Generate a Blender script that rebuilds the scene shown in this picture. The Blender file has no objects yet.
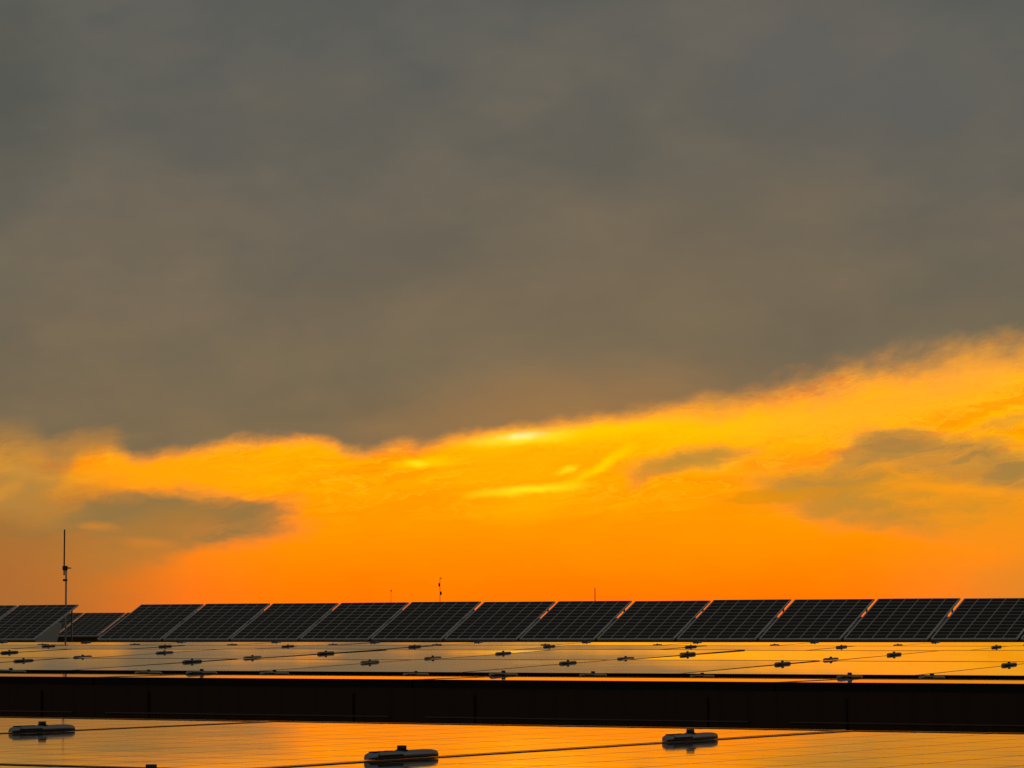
import bpy, bmesh, math, random
from mathutils import Vector, Matrix
random.seed(7)
S = bpy.context.scene
COL = S.collection
R = math.radians

# ---------------------------------------------------------------- camera
F = 3300.0                      # focal length in pixels at 1024 wide (a 5x phone lens)
HZ = 628.0                      # picture row of the true horizon
CAMZ = 10.0                     # eye height above the street; roof lies 0.78 m below the eye
TH = R(31.8)                    # the arrays run 31.8 degrees off the picture plane
CT, ST = math.cos(TH), math.sin(TH)
PITCH = math.atan((HZ - 384.0) / F)
cd = bpy.data.cameras.new('camera')
cam = bpy.data.objects.new('camera', cd)
COL.objects.link(cam)
cam.location = (0, 0, CAMZ)
ROLL = .0025                     # the phone was held very slightly askew
cam.rotation_euler = (Matrix.Rotation(R(90) + PITCH, 3, 'X') @ Matrix.Rotation(-ROLL, 3, 'Z')).to_euler('XYZ')
cd.sensor_width = 36.0
cd.lens = 36.0 * F / 1024.0
cd.clip_start = 0.1
cd.clip_end = 20000
cd.dof.use_dof = False
S.camera = cam
S.render.engine = 'CYCLES'
S.cycles.use_denoising = True
S.cycles.max_bounces = 6
S.view_settings.view_transform = 'Standard'
S.view_settings.look = 'None'
S.view_settings.exposure = 0
S.view_settings.gamma = 1
S.view_settings.use_curve_mapping = False

def lin(c):
    out = []
    for v in c[:3]:
        v = v / 255.0
        out.append(v / 12.92 if v <= 0.04045 else ((v + 0.055) / 1.055) ** 2.4)
    return out

# ---------------------------------------------------------------- sky
W = bpy.data.worlds.new('World')
S.world = W
W.use_nodes = True
T = W.node_tree
T.nodes.clear()
def nd(t, **k):
    n = T.nodes.new(t)
    for a, b in k.items():
        setattr(n, a, b)
    return n
def put(sock, v):
    if isinstance(v, bpy.types.NodeSocket):
        T.links.new(v, sock)
    else:
        sock.default_value = v
def M(op, a, b=0.0, c=0.0, clamp=False):
    n = nd('ShaderNodeMath', operation=op, use_clamp=clamp)
    put(n.inputs[0], a); put(n.inputs[1], b); put(n.inputs[2], c)
    return n.outputs[0]
def smooth(v, a, b, lo=0.0, hi=1.0):
    n = nd('ShaderNodeMapRange', interpolation_type='SMOOTHSTEP')
    put(n.inputs['Value'], v)
    n.inputs['From Min'].default_value = a; n.inputs['From Max'].default_value = b
    n.inputs['To Min'].default_value = lo; n.inputs['To Max'].default_value = hi
    return n.outputs[0]
def mix(f, a, b, mode='MIX'):
    n = nd('ShaderNodeMix', data_type='RGBA', blend_type=mode)
    put(n.inputs[0], f)
    for s, v in ((n.inputs[6], a), (n.inputs[7], b)):
        put(s, v if isinstance(v, bpy.types.NodeSocket) else tuple(v) + (1.0,))
    return n.outputs[2]
def ramp(v, a, b, stops):
    m = nd('ShaderNodeMapRange')
    put(m.inputs['Value'], v)
    m.inputs['From Min'].default_value = a; m.inputs['From Max'].default_value = b
    r = nd('ShaderNodeValToRGB')
    r.color_ramp.interpolation = 'B_SPLINE' if len(stops) > 5 else 'LINEAR'
    e = r.color_ramp.elements
    while len(e) > 1: e.remove(e[-1])
    for i, (p, c) in enumerate(stops):
        q = (p - a) / (b - a)
        el = e[0] if i == 0 else e.new(q)
        el.position = q
        l = lin(c)
        g = c[3] if len(c) > 3 else 1.0
        el.color = (l[0] * g, l[1] * g, l[2] * g, 1)
    T.links.new(m.outputs[0], r.inputs[0])
    return r.outputs[0]
def noise(vec, scale, detail=3.0, rough=0.5, sx=1.0, sy=1.0, rot=0.0, off=0.0, color=False):
    mp = nd('ShaderNodeMapping', vector_type='POINT')
    T.links.new(vec, mp.inputs[0])
    mp.inputs['Rotation'].default_value = (0, 0, rot)
    mp.inputs['Scale'].default_value = (sx, sy, 1)
    mp.inputs['Location'].default_value = (off, off * .7, off * .3)
    n = nd('ShaderNodeTexNoise', noise_dimensions='2D')
    n.inputs['Scale'].default_value = scale
    n.inputs['Detail'].default_value = detail
    n.inputs['Roughness'].default_value = rough
    T.links.new(mp.outputs[0], n.inputs['Vector'])
    return n.outputs[1 if color else 0]
def rnoise(vec, scale, detail, rough, sx, sy, rot, off):
    # rotate first, then stretch along the rotated axes
    mp = nd('ShaderNodeMapping', vector_type='POINT')
    T.links.new(vec, mp.inputs[0])
    mp.inputs['Rotation'].default_value = (0, 0, rot)
    return noise(mp.outputs[0], scale, detail, rough, sx, sy, 0, off)
def blob(vec, u, v, su, sv, rot=0.0, a=0.0, b=1.0):
    """soft elliptical patch of cloud centred at (u, v); su, sv are its half sizes (units of 100)"""
    mp = nd('ShaderNodeMapping', vector_type='TEXTURE')
    T.links.new(vec, mp.inputs[0])
    mp.inputs['Location'].default_value = (u / 100, v / 100, 0)
    mp.inputs['Rotation'].default_value = (0, 0, R(rot))
    mp.inputs['Scale'].default_value = (su / 100, sv / 100, 1)
    g = nd('ShaderNodeTexGradient', gradient_type='SPHERICAL')
    T.links.new(mp.outputs[0], g.inputs[0])
    return smooth(g.outputs[1], a, b)

geo = nd('ShaderNodeTexCoord')
sep = nd('ShaderNodeSeparateXYZ')
T.links.new(geo.outputs['Generated'], sep.inputs[0])
dx, dy, dz = sep.outputs
az = M('ARCTAN2', dx, dy)                    # azimuth and elevation of the sky direction
el = M('ARCSINE', dz)
U0 = M('MULTIPLY_ADD', az, F / 100, 5.12)    # sky map: one unit is 1.6 degrees
V0 = M('MULTIPLY_ADD', el, -F / 100, HZ / 100)
cb = nd('ShaderNodeCombineXYZ'); put(cb.inputs[0], U0); put(cb.inputs[1], V0); P0 = cb.outputs[0]
# warp the map so that no cloud edge is a clean ellipse
def warped(vec, amp, scale, sx, sy, off):
    n = noise(vec, scale, 5.0, 0.6, sx, sy, 0, off, True)
    s = nd('ShaderNodeVectorMath', operation='SUBTRACT'); T.links.new(n, s.inputs[0]); s.inputs[1].default_value = (.5, .5, .5)
    m = nd('ShaderNodeVectorMath', operation='MULTIPLY_ADD')
    T.links.new(s.outputs[0], m.inputs[0]); m.inputs[1].default_value = (amp[0], amp[1], 0); T.links.new(vec, m.inputs[2])
    return m.outputs[0]
P = warped(P0, (.75, .26), 1.6, .55, 1.3, 3.1)
P = warped(P, (.34, .13), 5.0, .5, 1.4, 8.4)
sp = nd('ShaderNodeSeparateXYZ'); T.links.new(P, sp.inputs[0])
U, V = sp.outputs[0], sp.outputs[1]

# --- the grey overcast sheet
over = ramp(V0, -36, 5, [(-36, (84, 86, 88)), (-14, (80, 80, 78)), (-5, (84, 85, 81)), (0, (97, 98, 93)), (1.2, (102, 100, 91)),
                         (2.4, (108, 102, 89)), (3.3, (115, 105, 86)), (4.3, (122, 107, 80)), (5, (126, 106, 76))])
n1 = rnoise(P0, .42, 4, .5, .8, 1.5, R(12), 5.3)
over = mix(smooth(n1, .38, .68), mix(.5, over, (0.80, .86, .92), 'MULTIPLY'), mix(.5, over, (1.16, 1.08, 1.0), 'MULTIPLY'))
n2 = noise(P0, 1.1, 5, .55, .7, 1.3, 0, 9.2)
over = mix(smooth(n2, .3, .75), mix(.45, over, (.86, .90, .96), 'MULTIPLY'), mix(.45, over, (1.16, 1.06, .98), 'MULTIPLY'))
n3 = rnoise(P, .8, 7, .55, .7, 1.5, R(14), 4.4)
over = mix(smooth(n3, .34, .70), mix(.24, over, (.80, .84, .88), 'MULTIPLY'), mix(.24, over, (1.20, 1.12, 1.02), 'MULTIPLY'))
over = mix(M('MULTIPLY', blob(P, 560, 415, 300, 70, -6), .55), over, lin((176, 124, 64)))
over = mix(M('MULTIPLY', blob(P, 640, 300, 420, 200, -10), .30), over, lin((138, 116, 82)))
over = mix(M('MULTIPLY', blob(P, -10, 90, 130, 190), .5), over, lin((76, 80, 74)))
over = mix(M('MULTIPLY', blob(P, 850, 90, 260, 110, 20), .4), over, lin((100, 98, 96)))
over = mix(M('MULTIPLY', blob(P, 960, 360, 160, 60, -10), .5), over, lin((120, 110, 82)))

# --- the glowing clear band under it
glow = ramp(V, 3.2, 6.6, [(3.2, (255, 176, 40, 1.05)), (4.0, (255, 178, 8, 1.08)), (4.4, (255, 172, 0, 1.1)), (4.8, (255, 160, 0, 1.1)),
                          (5.1, (255, 148, 0, 1.1)), (5.5, (255, 138, 0, 1.1)), (5.9, (255, 119, 0, 1.1)), (6.3, (250, 112, 6, 1.0)), (6.6, (120, 70, 30, .6))])
st = rnoise(P, 1.5, 6, .62, .42, 3.0, R(9), 2.2)
band = smooth(V, 5.4, 4.6)
glow = mix(M('MULTIPLY', smooth(st, .50, .38), M('MULTIPLY', band, .5)), glow, lin((246, 136, 4)))
glow = mix(M('MULTIPLY', smooth(st, .52, .72), M('MULTIPLY', band, .8)), glow, [1.15, .48, .0])
fine = rnoise(P, 4.2, 6, .65, .4, 3.2, R(7), 7.7)
glow = mix(M('MULTIPLY_ADD', band, .30, .08), glow, mix(smooth(fine, .3, .72), (.86, .80, .8), (1.10, 1.12, 1.1)), 'MULTIPLY')
f1 = rnoise(P, 1.9, 6, .6, .30, 2.1, R(8), 6.1)
fil = smooth(M('ABSOLUTE', M('SUBTRACT', f1, .5)), .030, .0)
glow = mix(M('MULTIPLY', fil, M('MULTIPLY', band, .45)), glow, [1.1, .56, .01])
f2 = rnoise(P, 2.6, 6, .6, .34, 2.4, R(12), 12.6)
fil2 = smooth(M('ABSOLUTE', M('SUBTRACT', f2, .5)), .022, .0)
glow = mix(M('MULTIPLY', fil2, M('MULTIPLY', band, .40)), glow, lin((226, 128, 18)))
# bright yellow streaks where the sun stands behind the cloud
Pm = warped(P0, (.30, .07), 2.4, .6, 1.2, 21.0)
Pm = warped(Pm, (.16, .05), 7.0, .5, 1.4, 3.0)
def streak(g, u, v, su, sv, rot, col, k):
    return mix(M('MULTIPLY', blob(Pm, u, v, su, sv, rot), k), g, col)
Y1 = [1.15, .62, .0]; Y2 = [1.2, .78, .01]
glow = streak(glow, 540, 462, 190, 55, -6, [1.15, .43, .0], .8)
glow = streak(glow, 540, 436, 150, 17, -4, Y1, 1.0)
glow = streak(glow, 630, 429, 90, 13, -4, Y1, .7)
glow = streak(glow, 740, 426, 210, 32, -6, [1.15, .55, .0], .9)
glow = streak(glow, 520, 438, 74, 10, -5, [1.25, .80, .03], 1.0)
glow = streak(glow, 522, 436, 34, 5, -5, [1.3, .95, .26], 1.0)
glow = streak(glow, 425, 463, 50, 9, -4, Y1, .8)
glow = streak(glow, 412, 464, 16, 6, 10, Y2, .9)
glow = streak(glow, 530, 490, 88, 8, -5, Y2, 1.0)
glow = streak(glow, 600, 466, 66, 8, -30, Y1, 1.0)
glow = streak(glow, 565, 470, 16, 6, -20, Y2, .8)
glow = streak(glow, 530, 508, 80, 22, -5, [1.15, .44, .0], .7)
glow = streak(glow, 720, 472, 60, 12, -4, Y1, .35)
glow = streak(glow, 300, 455, 90, 30, 5, [1.12, .40, .0], .6)
glow = streak(glow, 230, 482, 150, 7, 5, [1.15, .43, .0], .6)
glow = streak(glow, 175, 474, 150, 34, 0, [1.15, .40, .0], 1.0)
glow = streak(glow, 860, 410, 190, 38, -10, [1.1, .42, .02], .7)
glow = streak(glow, 980, 372, 130, 34, -14, lin((245, 172, 50)), .75)
# duller air low at both sides
hot = mix(1.0, glow, (1.30, 1.0, 1.0), 'MULTIPLY')      # redder than the display can show, as its reflections tell
glow = mix(smooth(M('ABSOLUTE', M('SUBTRACT', U0, 5.6)), 6.5, 2.5), glow, hot)
glow = mix(M('MULTIPLY', smooth(U0, 3.3, -.6), smooth(V, 4.7, 5.4, .25, 1.0)), glow, lin((176, 112, 46)))
lowl = blob(P, -30, 600, 240, 120)
glow = mix(M('MULTIPLY', lowl, .85), glow, lin((172, 106, 50)))
glow = mix(M('MULTIPLY', blob(P, 1120, 590, 320, 85), .8), glow, lin((200, 140, 50)))
# the flat brown cloud banks
BR = lin((150, 117, 66)); BR2 = lin((184, 134, 56)); BR3 = lin((162, 126, 66)); BG = lin((150, 122, 78))
brk = smooth(rnoise(P, 1.7, 7, .62, .45, 2.4, R(9), 15.2), .36, .60, .68, 1.0)
def bank(g, u, v, su, sv, rot, col, k, a=0.0, b=.75):
    return mix(M('MULTIPLY', M('MULTIPLY', blob(P, u, v, su, sv, rot, a, b), k), brk), g, col)
glow = bank(glow, 60, 520, 170, 62, 4, lin((160, 114, 58)), .85)
glow = bank(glow, 175, 519, 150, 36, 2, BR, 1.0, 0, .5)
glow = bank(glow, 235, 512, 80, 22, -5, BR, .9)
glow = bank(glow, 150, 540, 120, 40, -14, lin((180, 122, 52)), .7)
glow = bank(glow, 20, 492, 90, 44, 10, lin((184, 134, 62)), .8)
glow = bank(glow, 900, 500, 210, 52, 7, lin((204, 142, 40)), .9)
glow = bank(glow, 850, 512, 130, 26, 14, BR2, .6)
glow = bank(glow, 880, 452, 64, 20, -22, BR3, .8)
glow = bank(glow, 950, 462, 150, 32, 9, BR3, .9, 0, .8)
glow = bank(glow, 840, 482, 100, 18, -8, BR2, .8)
glow = bank(glow, 1040, 482, 120, 26, 12, BR3, .8)
glow = bank(glow, 690, 463, 88, 18, -8, lin((200, 148, 50)), .85)
glow = bank(glow, 710, 460, 60, 10, -7, BR3, .4)
glow = bank(glow, 655, 474, 50, 14, -16, BR2, .6)
glow = bank(glow, 770, 496, 100, 11, -4, lin((222, 142, 10)), .8)
glow = bank(glow, 1015, 425, 70, 11, -10, lin((196, 144, 56)), .6)
glow = streak(glow, 960, 492, 110, 8, 4, lin((255, 156, 20)), .8)
glow = streak(glow, 900, 476, 40, 5, 24, lin((240, 150, 30)), .7)
glow = streak(glow, 800, 452, 70, 9, -8, lin((255, 168, 10)), .7)
glow = streak(glow, 20, 470, 60, 12, 14, lin((226, 158, 50)), .6)
glow = streak(glow, 10, 492, 34, 10, -40, lin((216, 146, 54)), .6)
glow = streak(glow, 100, 526, 26, 7, 8, lin((214, 134, 44)), .7)
glow = streak(glow, 150, 543, 40, 8, 6, lin((214, 130, 44)), .6)
# away from the sunset the low sky turns a dull grey brown
side = smooth(M('ABSOLUTE', az), .20, 1.1)
glow = mix(side, glow, lin((112, 92, 78)))

# --- the lower edge of the sheet
fc = nd('ShaderNodeFloatCurve')
pts = [(-400, 480), (-100, 462), (0, 450), (40, 458), (62, 466), (76, 454), (100, 447), (150, 457), (185, 455), (235, 444), (290, 439), (333, 442), (345, 450), (366, 454), (388, 449),
       (430, 443), (520, 431), (600, 421), (700, 410), (800, 392), (900, 374), (1024, 356), (1400, 320), (2400, 280)]
cur = fc.mapping.curves[0]
fx = lambda u: (u + 400) / 2800; fy = lambda v: v / 600
while len(cur.points) > 2: cur.points.remove(cur.points[-1])
cur.points[0].location = (fx(pts[0][0]), fy(pts[0][1])); cur.points[1].location = (fx(pts[-1][0]), fy(pts[-1][1]))
for u, v in pts[1:-1]: cur.points.new(fx(u), fy(v))
fc.mapping.update()
put(fc.inputs[1], M('DIVIDE', M('ADD', U0, 4.0), 28.0, clamp=True))
E = M('MULTIPLY', fc.outputs[0], 6.0)
wis = rnoise(P0, 1.9, 6, .56, 1.0, 1.7, R(28), 1.3)
V1 = sp.outputs[1]
rag = M('MULTIPLY', M('SUBTRACT', wis, .5), smooth(U0, 6.2, 9.0, .18, .42))
Vd = M('ADD', M('SUBTRACT', M('MULTIPLY_ADD', V0, .55, M('MULTIPLY', V1, .45)), E), rag)
soft = smooth(U0, 5.5, 9.0, .11, .32)
softl = M('ADD', soft, smooth(U0, .9, .3, 0.0, .30))
m = M('MULTIPLY_ADD', M('DIVIDE', Vd, softl), .5, .5, clamp=True)
m = smooth(m, 0.0, 1.0)
sky = mix(m, over, glow)
sky = mix(M('MULTIPLY', M('MULTIPLY', blob(P, 92, 446, 50, 24, -10), .8), M('SUBTRACT', 1.0, m)), sky, lin((196, 134, 56)))
ns = nd('ShaderNodeTexSky', sky_type='NISHITA', sun_disc=False, sun_elevation=R(2.4), sun_rotation=R(0.1))
ns.air_density = 2.0; ns.dust_density = 4.0
bg1 = nd('ShaderNodeBackground'); put(bg1.inputs[0], sky); bg1.inputs[1].default_value = 1.0
bg2 = nd('ShaderNodeBackground'); T.links.new(ns.outputs[0], bg2.inputs[0]); bg2.inputs[1].default_value = 0.0006
ad = nd('ShaderNodeAddShader'); T.links.new(bg1.outputs[0], ad.inputs[0]); T.links.new(bg2.outputs[0], ad.inputs[1])
wo = nd('ShaderNodeOutputWorld'); T.links.new(ad.outputs[0], wo.inputs[0])

# ---------------------------------------------------------------- sun, veiled by cloud
sd = bpy.data.lights.new('sun', 'SUN')
sd.energy = 0.0004; sd.angle = R(12); sd.color = (1.0, .62, .25)
so = bpy.data.objects.new('sun', sd); COL.objects.link(so)
so.rotation_euler = Vector((0, -math.cos(R(2.4)), -math.sin(R(2.4)))).to_track_quat('-Z', 'Y').to_euler()
so.location = (0, 40, 60)

# ---------------------------------------------------------------- materials
def mat(name, base, rough, metal=0.0, spec=.5):
    m_ = bpy.data.materials.new(name); m_.use_nodes = True
    b = m_.node_tree.nodes['Principled BSDF']
    b.inputs['Base Color'].default_value = (*base, 1)
    b.inputs['Roughness'].default_value = rough
    b.inputs['Metallic'].default_value = metal
    b.inputs['Specular IOR Level'].default_value = spec
    return m_, m_.node_tree, b
def glassmat(name, w, l, nx, ny, cellc, linec, lwx, lwy, rough, bump, dirt, streaky):
    """solar laminate: dark cells in a pale grid under glass, with dust"""
    global T
    m_, t, b = mat(name, cellc, rough)
    keep = T; T = t
    tc = nd('ShaderNodeTexCoord'); s = nd('ShaderNodeSeparateXYZ'); T.links.new(tc.outputs['Object'], s.inputs[0])
    def line(x, size, n, lw):
        c = size / n
        f = M('FRACT', M('DIVIDE', M('SUBTRACT', x, 0.0), c))
        d = M('MULTIPLY', M('MINIMUM', f, M('SUBTRACT', 1.0, f)), c)
        return smooth(d, lw * .5, lw * .5 + .002, 1.0, 0.0)
    g = M('MAXIMUM', line(s.outputs[0], w, nx, lwx), line(s.outputs[1], l, ny, lwy))
    # thin busbars inside each cell
    oi = nd('ShaderNodeObjectInfo')
    v = nd('ShaderNodeVectorMath', operation='ADD'); T.links.new(tc.outputs['Object'], v.inputs[0])
    rr = nd('ShaderNodeCombineXYZ'); put(rr.inputs[0], M('MULTIPLY', oi.outputs['Random'], 37.0)); put(rr.inputs[1], M('MULTIPLY', oi.outputs['Random'], 91.0))
    T.links.new(rr.outputs[0], v.inputs[1])
    dn = noise(v.outputs[0], 2.2, 6, .65, streaky, 1.0, 0, 0)
    cell = mix(smooth(dn, .3, .8), tuple(c * .8 for c in cellc), tuple(c * 1.25 for c in cellc))
    c = mix(g, cell, linec)
    c = mix(M('MULTIPLY', smooth(dn, .45, .8), dirt), c, (.22, .19, .15))
    T.links.new(c, b.inputs['Base Color'])
    r1 = smooth(noise(v.outputs[0], 5.0, 6, .7, streaky, .6, 0, 4.0), .3, .75, rough * .6, rough * 1.7)
    T.links.new(M('ADD', r1, M('MULTIPLY', g, .25 if name.startswith('near') else .05 if streaky < 1 else .2)), b.inputs['Roughness'])
    bp = nd('ShaderNodeBump'); bp.inputs['Strength'].default_value = 1.0; bp.inputs['Distance'].default_value = bump
    T.links.new(M('ADD', noise(v.outputs[0], 1.4, 3, .5, streaky, 1, 0, 2.0), M('MULTIPLY', noise(v.outputs[0], 14, 3, .6, streaky, 1, 0, 6.0), .10)), bp.inputs['Height'])
    T.links.new(bp.outputs[0], b.inputs['Normal'])
    T = keep
    return m_

PW, PL = 1.528, 1.885       # flat panels
NW, NL = 1.506, 2.20
TW, TL = 1.640, 1.635       # tilted panels (pitch 1.715)
M_FLAT = glassmat('flat_panel_glass', PW, PL, 9, 12, (.010, .011, .016), (.10, .10, .10), .004, .004, .026, .00025, .06, .30)
M_NEAR = glassmat('near_panel_glass', NW, NL, 9, 12, (.010, .011, .016), (.10, .10, .10), .004, .004, .050, .0010, .09, .30)
M_TILT = glassmat('tilted_panel_glass', TW - .03, TL - .03, 6, 12, (.0050, .0038, .0030), (.52, .43, .34), .021, .013, .12, .0004, .02, 1.0)
M_TILT.node_tree.nodes['Principled BSDF'].inputs['Specular IOR Level'].default_value = .10
M_BACK = mat('backsheet', (.30, .29, .28), .7)[0]
def anod(name, c, rough):
    global T
    m_, t, b = mat(name, c, rough, 1.0)
    keep = T; T = t
    tc = nd('ShaderNodeTexCoord')
    n = noise(tc.outputs['Object'], 20, 4, .6, 1, .1)
    T.links.new(smooth(n, .3, .7, rough * .8, rough * 1.3), b.inputs['Roughness'])
    T.links.new(mix(smooth(n, .3, .8), tuple(x * .85 for x in c), c), b.inputs['Base Color'])
    T = keep
    return m_
M_SILV = mat('silver_anodised_frame', (.86, .82, .76), .40, .1)[0]
M_BLKF = mat('black_anodised_frame', (.012, .012, .013), .10)[0]
M_GALV = anod('galvanised_steel', (.34, .34, .34), .5)
M_CLMP = anod('clamp_aluminium', (.44, .46, .48), .42)
M_BOLT = anod('bolt_steel', (.10, .10, .10), .45)
M_HOLE = mat('clamp_slot_dark', (.015, .015, .015), .8)[0]
M_PLATE = anod('dark_deflector_and_shade_sheet', (.085, .055, .042), .5)  # ridge deflector, and the dark sheets added as shade under other panels
M_LIP = mat('deflector_fold_edge', (.16, .12, .10), .5, .6)[0]
M_MAST = mat('mast_paint_dark', (.06, .055, .05), .6)[0]
M_MASTL = mat('mast_zinc_grey', (.55, .55, .53), .55, .1)[0]
def rough_mat(name, c1, c2, sc, rough):
    global T
    m_, t, b = mat(name, c1, rough, 0, .2)
    keep = T; T = t
    tc = nd('ShaderNodeTexCoord')
    T.links.new(mix(smooth(noise(tc.outputs['Object'], sc, 6, .65), .3, .7), c1, c2), b.inputs['Base Color'])
    T = keep
    return m_
M_ROOF = rough_mat('dark_roof_membrane', (.022, .021, .020), (.040, .037, .034), .6, .9)
M_WALL = rough_mat('hall_cladding', (.20, .20, .19), (.26, .25, .24), .3, .6)
M_GRND = rough_mat('ground_soil', (.05, .055, .03), (.09, .08, .055), .02, .95)

# ---------------------------------------------------------------- helpers
def obj(name, bm, mats, parent=None):
    me = bpy.data.meshes.new(name)
    bm.normal_update(); bm.to_mesh(me); bm.free()
    for m_ in (mats if isinstance(mats, (list, tuple)) else [mats]): me.materials.append(m_)
    o = bpy.data.objects.new(name, me); COL.objects.link(o); o.parent = parent
    return o
def empty(name, loc=(0, 0, 0), rot=(0, 0, 0)):
    o = bpy.data.objects.new(name, None); COL.objects.link(o)
    o.location = loc; o.rotation_euler = rot; o.empty_display_size = .1
    return o
def tag(o, label, cat, group=None):
    o['label'] = label; o['category'] = cat
    if group: o['group'] = group
def box(bm, x0, x1, y0, y1, z0, z1, mi=0, bev=0.0):
    vs = [bm.verts.new(p) for p in ((x0, y0, z0), (x1, y0, z0), (x1, y1, z0), (x0, y1, z0), (x0, y0, z1), (x1, y0, z1), (x1, y1, z1), (x0, y1, z1))]
    fs = [bm.faces.new([vs[i] for i in q]) for q in ((0, 3, 2, 1), (4, 5, 6, 7), (0, 1, 5, 4), (1, 2, 6, 5), (2, 3, 7, 6), (3, 0, 4, 7))]
    for f in fs: f.material_index = mi
    if bev:
        es = {e for f in fs for e in f.edges}
        bmesh.ops.bevel(bm, geom=list(es), offset=bev, segments=2, affect='EDGES')
def tube(bm, a, b, r0, r1=None, n=12):
    a, b = Vector(a), Vector(b); r1 = r0 if r1 is None else r1
    q = (b - a).to_track_quat('Z', 'Y')
    rings = []
    for p, r in ((a, r0), (b, r1)):
        rings.append([bm.verts.new(p + q @ Vector((r * math.cos(2 * math.pi * i / n), r * math.sin(2 * math.pi * i / n), 0))) for i in range(n)])
    for i in range(n):
        f = bm.faces.new((rings[0][i], rings[0][(i + 1) % n], rings[1][(i + 1) % n], rings[1][i])); f.smooth = True
    bm.faces.new(rings[0][::-1]); bm.faces.new(rings[1])
def copy_thing(root):
    r = root.copy(); COL.objects.link(r)
    for ch in root.children:
        c = ch.copy(); COL.objects.link(c); c.parent = r
        for g in ch.children:
            d = g.copy(); COL.objects.link(d); d.parent = c
    return r
# the array grid: r runs along the rows (to the right and nearer), s runs across them (away)
def grid(r, s, h):
    """point of the array grid, h metres below the eye"""
    return Vector((r * CT + s * ST, -r * ST + s * CT, CAMZ - h))
def proj(p):
    v = Vector(p) - Vector((0, 0, CAMZ))
    c, s_ = math.cos(PITCH), math.sin(PITCH)
    d = v.y * c + v.z * s_; up = -v.y * s_ + v.z * c
    if d <= .1: return None
    a, b = F * v.x / d, F * up / d
    return 512 + a - b * ROLL, 384 - (b + a * ROLL)
ORD = ['leftmost', 'second', 'third', 'fourth', 'fifth', 'sixth', 'seventh', 'eighth', 'ninth', 'tenth', 'eleventh', 'twelfth', 'thirteenth',
       'fourteenth', 'fifteenth', 'sixteenth', 'seventeenth', 'eighteenth', 'nineteenth', 'twentieth']
def nth(i, noun): return ('leftmost ' + noun) if i == 0 else ORD[i] + ' ' + noun + ' from the left'

# ---------------------------------------------------------------- setting
bm = bmesh.new()
vs = [bm.verts.new(p) for p in ((-7000, -3000, 0), (7000, -3000, 0), (7000, 9000, 0), (-7000, 9000, 0))]; bm.faces.new(vs)
g_ = obj('ground', bm, M_GRND); g_['kind'] = 'structure'
RH = .78                                       # roof surface below the eye
bm = bmesh.new(); box(bm, -165, 80, -14, 230, .02, CAMZ - RH - .02, 0)
hall = obj('factory_hall', bm, M_WALL); tag(hall, 'long low factory hall that carries the solar arrays on its dark flat roof', 'building')
bm = bmesh.new(); box(bm, -165.3, 80.3, -14.3, 230.3, CAMZ - RH - .018, CAMZ - RH)
roof = obj('roof', bm, M_ROOF, hall)

# ---------------------------------------------------------------- panel prototypes
def make_panel(w, l, glass, frame, label_frame_w, plate=False, rail=False, legs=False, back=False):
    """origin at the lower left corner of the panel's top face, x along the row, y up the slope"""
    t = empty('solar_panel')
    fw = label_frame_w
    bm = bmesh.new()
    box(bm, 0, w, 0, fw, -.032, 0); box(bm, 0, w, l - fw, l, -.032, 0)
    box(bm, 0, fw, fw, l - fw, -.032, 0); box(bm, w - fw, w, fw, l - fw, -.032, 0)
    obj('frame', bm, frame, t)
    bm = bmesh.new(); box(bm, 0, w - 2 * fw, 0, l - 2 * fw, -.006, 0, 0)
    for f in bm.faces:
        if f.normal.z < -.5 or f.calc_center_median().z < -.005: f.material_index = 1
    gl = obj('glass', bm, [glass, M_BACK], t); gl.location = (fw, fw, -.0015)
    bpy.context.view_layer.update()
    return t
def add_plate(t, w, drop, z0=-.034, lean=0.0, y=0.004, lip=None):
    """dark sheet closing the space under the panel's front edge"""
    bm = bmesh.new()
    box(bm, .004, w + .012, y, y + .003, z0 - drop, z0)
    o = obj('deflector_shade_sheet', bm, M_PLATE, t)  # deflector on the ridge; on the fields a dark sheet added as shade
    if lip:
        bm = bmesh.new(); box(bm, .06, w - .10, y - .012, y - .001, z0 - lip - .004, z0 - lip)
        obj('lip', bm, M_LIP, o)
        for x in (.24, w - .30):             # pressed stiffening ribs
            bm = bmesh.new(); box(bm, x, x + .035, y - .008, y + .0005, z0 - drop + .02, z0 - .02, 0, .002)
            obj('stiffening_rib', bm, M_PLATE, o)
    return t
def add_legs(t, w, l, tilt, drop):
    """two rear legs and the sloping rails under a tilted panel"""
    for x in (.14, w - .14):
        bm = bmesh.new()
        box(bm, x - .02, x + .02, .02, l - .02, -.073, -.034)
        obj('rail', bm, M_GALV, t)
        a = Vector((x, l - .08, -.06))
        # straight down in world space
        dn = Vector((0, -math.sin(tilt), -math.cos(tilt)))
        bm = bmesh.new(); tube(bm, a, a + dn * drop, .018, n=8)
        obj('rear_leg', bm, M_GALV, t)
    return t

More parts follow.
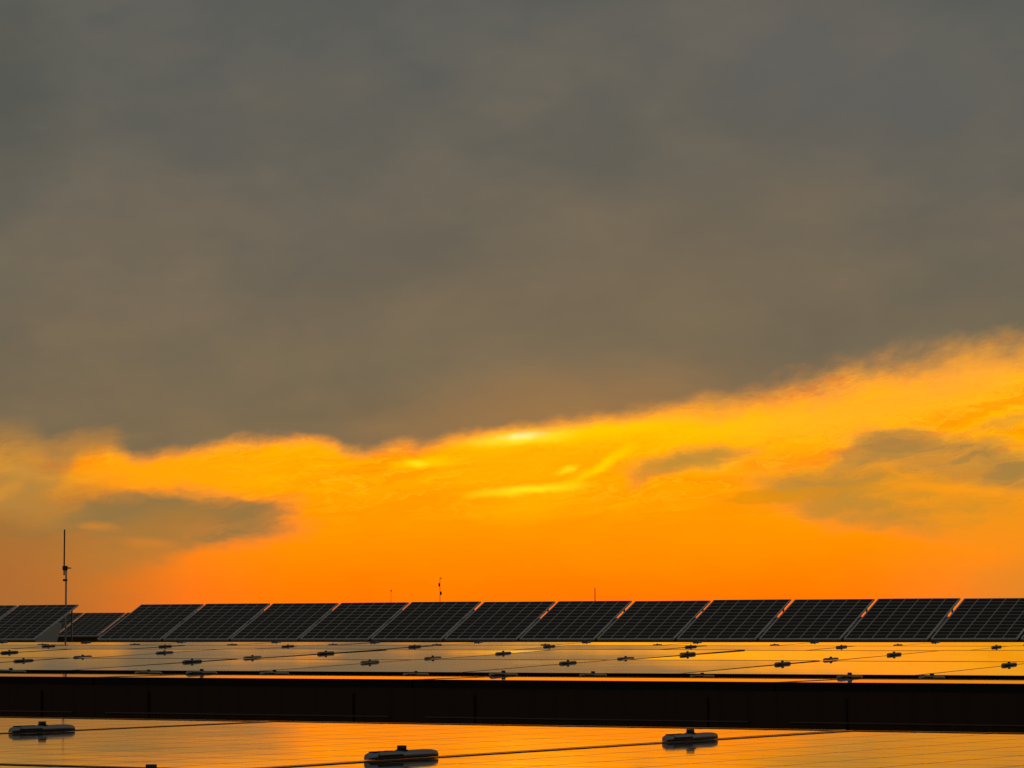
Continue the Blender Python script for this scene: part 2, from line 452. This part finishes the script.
proto = {}
def flat(kind, w, l, glass, plate=0.0, lip=None):
    t = make_panel(w, l, glass, M_BLKF, .007)
    if plate: add_plate(t, w, plate, lip=lip)
    proto[kind] = [t, False]
flat('near', NW, NL, M_NEAR)
flat('field', PW, PL, M_FLAT)
flat('field_front', PW, PL, M_FLAT, .50)  # its front sheet is added, dark like the shade below the panels
flat('ridge_front', PW, .60, M_FLAT, .53, .105)
flat('ridge_back', PW, 2.0, M_FLAT)
RUN, RISE = 1.456, .724
TILT = math.atan2(RISE, RUN)
tp = make_panel(TW, TL, M_TILT, M_SILV, .020)
bm = bmesh.new()       # dark sheet added as the shade under a tilted panel's front, upright in the world
a = Vector((0, math.sin(TILT) * -.0, 0))
dn = Vector((0, -math.sin(TILT), -math.cos(TILT)))
fwd = Vector((0, math.cos(TILT), -math.sin(TILT)))
q = []
for x in (.0, TW + .045):
    for d in (.036, .56):
        for k in (.004, .008):
            q.append(bm.verts.new(Vector((x, 0, 0)) + dn * d + fwd * k))
for f in ((0, 1, 3, 2), (4, 6, 7, 5), (0, 4, 5, 1), (2, 3, 7, 6), (0, 2, 6, 4), (1, 5, 7, 3)): bm.faces.new([q[i] for i in f])
bmesh.ops.recalc_face_normals(bm, faces=bm.faces)
obj('deflector_shade_sheet', bm, M_PLATE, tp)
add_legs(tp, TW, TL, TILT, 1.20)
proto['tilted'] = [tp, False]
bpy.context.view_layer.update()

def place(kind, loc, tilt, jit=0.0):
    t, used = proto[kind]
    if used: t = copy_thing(t)
    proto[kind][1] = True
    t.location = loc
    t.rotation_mode = 'XYZ'
    # R = Rz(-TH) * Rx(tilt)
    m_ = Matrix.Rotation(-TH, 3, 'Z') @ Matrix.Rotation(tilt + random.gauss(0, jit), 3, 'X') @ Matrix.Rotation(random.gauss(0, jit * .35), 3, 'Y')
    t.rotation_euler = m_.to_euler('XYZ')
    return t
def inview(pts, mg=0):
    q = [proj(p) for p in pts]
    q = [p for p in q if p]
    if not q: return False
    return max(p[0] for p in q) > -mg and min(p[0] for p in q) < 1024 + mg and min(p[1] for p in q) < 768 + mg

def field(kinds, r0, pitch, w, l, s0, rows, lp, h0, grad, tilt, names, group, jit, extra=1, sameall=None):
    """rows of panels from s0 on; r0 is a seam; h falls by grad per metre of s"""
    for j in range(rows):
        s = s0 + j * lp
        h = h0 - grad * (s - s0)
        vis, ext = [], []
        for k in range(-14, 15):
            ra = r0 + k * pitch + (pitch - w) / 2
            cs = [grid(r, ss, h) for r in (ra, ra + w) for ss in (s, s + l)]
            if inview(cs): vis.append((k, ra))
            elif inview(cs, 260): ext.append((k, ra))
        kind = kinds[min(j, len(kinds) - 1)]
        for i, (k, ra) in enumerate(vis):
            t = place(kind, grid(ra, s, h + (tilt - math.atan(grad)) * l * .5), tilt, jit)
            if sameall: tag(t, sameall, 'solar panel', group + ', ' + 'all alike')
            else: tag(t, nth(i, 'flat panel') + ' in ' + names[j], 'solar panel', group)
        for k, ra in ext:
            t = place(kind, grid(ra, s, h + (tilt - math.atan(grad)) * l * .5), tilt, jit)
            tag(t, 'panel of ' + names[j] + ' outside the photo', 'solar panel', group + ' outside the photo')

# near field (bottom of the picture)
N_H = .2200
field(['near'], -3.12, 1.516, NW, NL, 6.40 - 2 * 2.204, 2, 2.204, N_H, 0, 0,
      ['the near field, cropped by the photo\'s bottom', 'the near field below the black band'],
      'flat panels of the near field', R(.03))
# thin bright ridge strip behind the black gap
RS = 10.44
field(['ridge_front'], -6.92, 1.537, PW, .60, RS, 1, .60, .1925, .0060, .0060,
      ['the thin bright strip above the black band'], 'panels of the thin strip', R(.02))
field(['ridge_back'], -6.92, 1.537, PW, 1.30, RS + .612, 1, 1.4, .1885, -.0180, -.0180, ['the strip'], 'panels hidden behind the thin strip', R(.02),
      sameall='solar panel on the far side of the thin strip, sloping down out of sight')
# middle field, rising 1.3 degrees away from the camera
G = .0275
BS = 17.13
field(['field_front', 'field'], -12.55, 1.537, PW, PL, BS, 2, 1.892, .2666, G, math.atan(G) + R(.22),
      ['the front line of the middle field', 'the back line of the middle field'], 'flat panels of the middle field', R(.045))
CE, CH, CG = 27.38, .1685, .034
field(['field_front'], -16.36, 1.537, PW, PL, CE - PL, 1, PL, CH + CG * PL, CG, math.atan(CG), ['the dull strip behind the middle field'],
      'flat panels of the dull back strip', R(.045))
DE, DH, DG = 34.68, .177, .027
field(['field_front'], -18.85, 1.537, PW, PL, DE - PL, 1, PL, DH + DG * PL, DG, math.atan(DG) + R(.30), ['the last flat strip below the tilted row'],
      'flat panels of the last flat strip', R(.045))

# ---------------------------------------------------------------- tilted row
FS = 53.80; FH = .207; PT = 1.715
def tilted(r, s, h):
    return place('tilted', grid(r, s, h), TILT, R(.12))
main = []
r_seam = -41.82
k0 = None
rows_main = []
for k in range(-1, 20):
    r = r_seam + k * PT + (PT - TW) / 2
    c = [grid(r, FS, FH), grid(r + TW, FS, FH), grid(r, FS + RUN, FH - RISE), grid(r + TW, FS + RUN, FH - RISE)]
    u = proj(c[0])[0]
    rows_main.append((r, inview(c)))
    if k0 is None: k0 = r
i = 0
for r, v in rows_main:
    if proj(grid(r, FS, FH))[0] > 1300: continue
    t = tilted(r, FS, FH)
    if v:
        tag(t, nth(i, 'dark tilted solar panel') + ' in the long row', 'solar panel', 'tilted panels of the long row'); i += 1
    else: tag(t, 'tilted solar panel of the long row past the right edge of the photo', 'solar panel', 'tilted panels outside the photo')
# the shorter row end at the far left, one panel width away
ra = k0 - .97 * PT - TW - (PT - TW) / 2
LA = ['tilted solar panel at the left whose pointed corner ends just past the mast',
      'tilted solar panel cropped by the left edge of the photo']
for j in range(5):
    t = tilted(ra - j * PT, FS, FH)
    if j < 2: tag(t, LA[j], 'solar panel', 'tilted panels of the left row')
    else: tag(t, 'tilted solar panel of the left row beyond the edge of the photo', 'solar panel', 'tilted panels of the left row outside the photo')
# side plate closing the front half of the left row's open end
re = ra + TW + .004
bm = bmesh.new()
def quadprism(bm, pts, r0, r1):
    A = [bm.verts.new(grid(r0, s, h)) for s, h in pts]; B = [bm.verts.new(grid(r1, s, h)) for s, h in pts]
    bm.faces.new(A[::-1]); bm.faces.new(B)
    for i_ in range(len(pts)):
        j_ = (i_ + 1) % len(pts)
        bm.faces.new((A[i_], A[j_], B[j_], B[i_]))
    bmesh.ops.recalc_face_normals(bm, faces=bm.faces)
quadprism(bm, [(FS + .03, .72), (FS + .03, FH + .03), (FS + .78, FH - .36), (FS + .92, FH - .32), (FS + .55, .72)], re, re + .004)
sp_ = obj('side_plate', bm, M_MASTL); tag(sp_, 'pale grey side plate under the right end of the left tilted row', 'side plate')

# the rows behind, seen low through the opening and as glints through the seams
lst = []
for S2, r2, ks in ((81.8, -66.1, range(-12, 8)), (150.0, -115.0, range(0, 44))):
    for k in ks:
        r = r2 + k * PT
        u0, u1 = proj(grid(r, S2, FH))[0], proj(grid(r + TW, S2, FH))[0]
        if u1 < -60 or u0 > 1060: continue
        t = tilted(r, S2, FH)
        if S2 < 60 and u0 > 32 and u0 < 110: lst.append(t)
        else: tag(t, 'tilted solar panel of a farther row, hidden behind the long row', 'solar panel', 'tilted panels hidden behind the long row')
for i, t in enumerate(lst):
    tag(t, nth(i, 'lower farther panel') + ' in the opening beside the mast', 'solar panel', 'farther panels seen through the opening')

# ---------------------------------------------------------------- clamps
def make_clamp():
    t = empty('panel_clamp')
    bm = bmesh.new()          # rounded elongated cover plate, y = along the seam
    n = 10; L, Wd, H = .104, .0120, .0128
    out = []
    for sgn, cy in ((1, L - Wd), (-1, -(L - Wd))):
        for i in range(n + 1):
            a = math.pi * i / n
            out.append((Wd * math.cos(a) * sgn, cy + Wd * math.sin(a) * sgn))
    # lofted capsule: full height along the middle, rounded down to the glass at both ends
    prof = []
    m_ = 34
    for i in range(m_ + 1):
        y = -L + 2 * L * i / m_
        e = max(0.0, (abs(y) - (L - .034)) / .034)
        k = math.sqrt(max(0.0, 1 - e * e)) if e < 1 else 0.0
        prof.append((y, max(k, .12)))
    rings = []
    for y, k in prof:
        hh = H * (.42 + .58 * k); ww = Wd * (.35 + .65 * k)
        ring = []
        for x_, z_ in ((-1, .0), (-1, .62), (-.9, .84), (-.68, .96), (-.4, 1), (.4, 1), (.68, .96), (.9, .84), (1, .62), (1, .0)):
            ring.append(bm.verts.new((x_ * ww, y, .0004 + z_ * hh)))
        rings.append(ring)
    for a, b in zip(rings, rings[1:]):
        for i in range(len(a)):
            f = bm.faces.new((a[i], a[(i + 1) % len(a)], b[(i + 1) % len(a)], b[i])); f.smooth = True
    bm.faces.new(rings[0][::-1]); bm.faces.new(rings[-1])
    bmesh.ops.recalc_face_normals(bm, faces=bm.faces)
    pl = obj('plate', bm, M_CLMP, t)
    for y in (-.080, -.058, -.036):          # three dark slots towards the near end
        bm = bmesh.new(); box(bm, -.0076, .0076, y - .0075, y + .0075, H - .0008, H + .0010, 0, .0004)
        obj('slot', bm, M_HOLE, pl)
    bm = bmesh.new(); box(bm, -.0132, .0132, -.086, -.012, .0022, .0098, 0, .002)
    obj('side_boss', bm, M_HOLE, pl)
    bm = bmesh.new(); tube(bm, (0, 0, H - .0002), (0, 0, H + .0014), .0112, n=20); tube(bm, (0, 0, H + .0012), (0, 0, H + .0086), .0092, .0088, n=6)
    obj('bolt', bm, M_BOLT, t)
    return t
clamp0 = make_clamp(); cused = [False]
def clamp(p, tilt, label, group):
    t = clamp0 if not cused[0] else copy_thing(clamp0)
    cused[0] = True
    t.location = p + Vector((0, 0, .0008))
    m_ = Matrix.Rotation(-TH + random.gauss(0, R(.6)), 3, 'Z') @ Matrix.Rotation(tilt, 3, 'X')
    t.rotation_euler = m_.to_euler('XYZ')
    tag(t, label, 'clamp', group)
    return t
bpy.context.view_layer.update()
GN = 'clamps on the near field'
clamp(grid(-3.12, 5.690, N_H), 0, 'large dark clamp right of the middle, just below the black band', GN)
clamp(grid(-3.12, 4.675, N_H), 0, 'largest dark clamp, at the bottom edge left of the middle', GN)
clamp(grid(-3.01, 3.85, N_H), 0, 'dark clamp at the bottom edge, cropped so that only its bolt shows', GN)
clamp(grid(-3.12 - 1.50, 5.53, N_H), 0, 'dark clamp with a grey top at the left end of the near field', GN)
def clamp_line(r0, s, hs, tilt, where, group, pitch=1.537):
    i = 0
    for k in range(-12, 13):
        r = r0 + k * pitch
        p = grid(r + random.gauss(0, .008), s + random.gauss(0, .02), hs)
        q = proj(p)
        if q is None or q[0] < -4 or q[0] > 1028: continue
        clamp(p, tilt, nth(i, 'small dark clamp') + ' ' + where, group); i += 1
GT = 'clamps on the thin strip'
def hT(s): return .1885 + .0180 * (s - RS - .612)
clamp_line(-7.02, 11.26, hT(11.26), -.0180, 'in the thin strip\'s front line', GT)
clamp_line(-6.85, 11.62, hT(11.62), -.0180, 'in the thin strip\'s middle line', GT)
clamp_line(-6.92, 12.75, hT(12.75), -.0180, 'in the thin strip\'s back line', GT)
GB = 'clamps on the middle field'
def hB(s): return .2666 - G * (s - BS)
for s, w_ in ((18.46, 'in the front line of the middle field'), (19.17, 'in the middle line of the middle field'), (20.10, 'in the back line of the middle field')):
    clamp_line(-12.55, s, hB(s), math.atan(G), w_, GB)
GC = 'clamps on the back strips'
clamp_line(-16.36, 27.04, CH + CG * (CE - 27.04), math.atan(CG), 'in the strip behind the middle field', GC)
clamp_line(-18.85, 33.60, DH + DG * (DE - 33.60), math.atan(DG), 'in the last flat strip', GC)
clamp_line(-18.85, 34.56, DH + DG * (DE - 34.56), math.atan(DG), 'on the last flat strip\'s far edge', GC)
# mid clamps between the tilted panels
for i, (r, v) in enumerate(rows_main):
    if not v: continue
    rr = r + TW + (PT - TW) / 2; k = .50
    clamp(grid(rr, FS + RUN * k, FH - RISE * k) + Vector((0, 0, .003)), TILT, nth(i, 'mid clamp') + ' on the seams of the long tilted row', 'mid clamps of the long tilted row')

# ---------------------------------------------------------------- masts
def at(u, v, y):
    """world point seen at picture column u, row v, at distance y"""
    c, s_ = math.cos(PITCH), math.sin(PITCH)
    a, b = (u - 512) / F, (384 - v) / F
    a, b = a + b * ROLL, b - a * ROLL
    d = Vector((a, c - b * s_, s_ + b * c))
    return Vector((0, 0, CAMZ)) + d * (y / d.y)
y = 82.0                                  # behind the left row, seen through the opening
base = at(65.6, 641, y); zr = CAMZ - RH
ms = empty('antenna_mast', (base.x, y, zr))
H1 = at(65, 568, y).z - zr; H2 = at(63, 529.5, y).z - zr
bm = bmesh.new(); tube(bm, (0, 0, 0), (0, 0, H1 + .04), .024); obj('lower_pole', bm, M_MASTL, ms)
bm = bmesh.new(); tube(bm, (-.050, 0, H1 - .18), (-.046, 0, H2), .018); obj('upper_pole', bm, M_MAST, ms)
bm = bmesh.new(); box(bm, -.088, .034, -.045, .045, H1 - .06, H1 + .055, 0, .010); hd = obj('head_box', bm, M_MAST, ms)
bm = bmesh.new(); tube(bm, (.03, 0, H1), (.13, 0, H1 - .004), .020, .010); obj('sensor_arm', bm, M_MAST, hd)
bm = bmesh.new(); tube(bm, (-.075, 0, H1 - .30), (.03, 0, H1 - .30), .030, .030, 10); obj('pole_bracket', bm, M_MAST, ms)
bm = bmesh.new(); box(bm, -.12, .12, -.12, .12, 0, .02, 0, .003); obj('base_plate', bm, M_MASTL, ms)
tag(ms, 'thin two-piece mast with a small sensor box, rising behind the left tilted panels', 'mast')
def aerial(u, vt, y, r, boxes, label, wob=0):
    b = at(u, 600, y); t = empty('rooftop_aerial', (b.x, y, zr)); top = at(u, vt, y).z - zr
    bm = bmesh.new(); tube(bm, (0, 0, 0), (0, 0, top), r * 1.2, r * .8, n=8); obj('pole', bm, M_MAST, t)
    for (du, v0, v1, hw) in boxes:
        p = (at(u + du, v0, y).z - zr, at(u + du, v1, y).z - zr); x = du * y / F
        bm = bmesh.new(); box(bm, x - hw, x + hw, -.03, .03, p[1], p[0], 0, .008); obj('antenna', bm, M_MAST, t)
    tag(t, label, 'aerial'); return t
aerial(440, 577.5, 112, .012, [(-.9, 583, 586.6, .024), (1.0, 591.5, 595, .026), (1.1, 577.5, 579, .018)], 'rooftop aerial with two small dark boxes on its pole, above the tilted row')
aerial(391, 590, 116, .010, [(.2, 590, 591.6, .022)], 'faint short aerial with a tiny knob, left of the one with two boxes')
aerial(595, 587.5, 114, .018, [], 'short plain pole sticking up behind the tilted row, right of the middle')
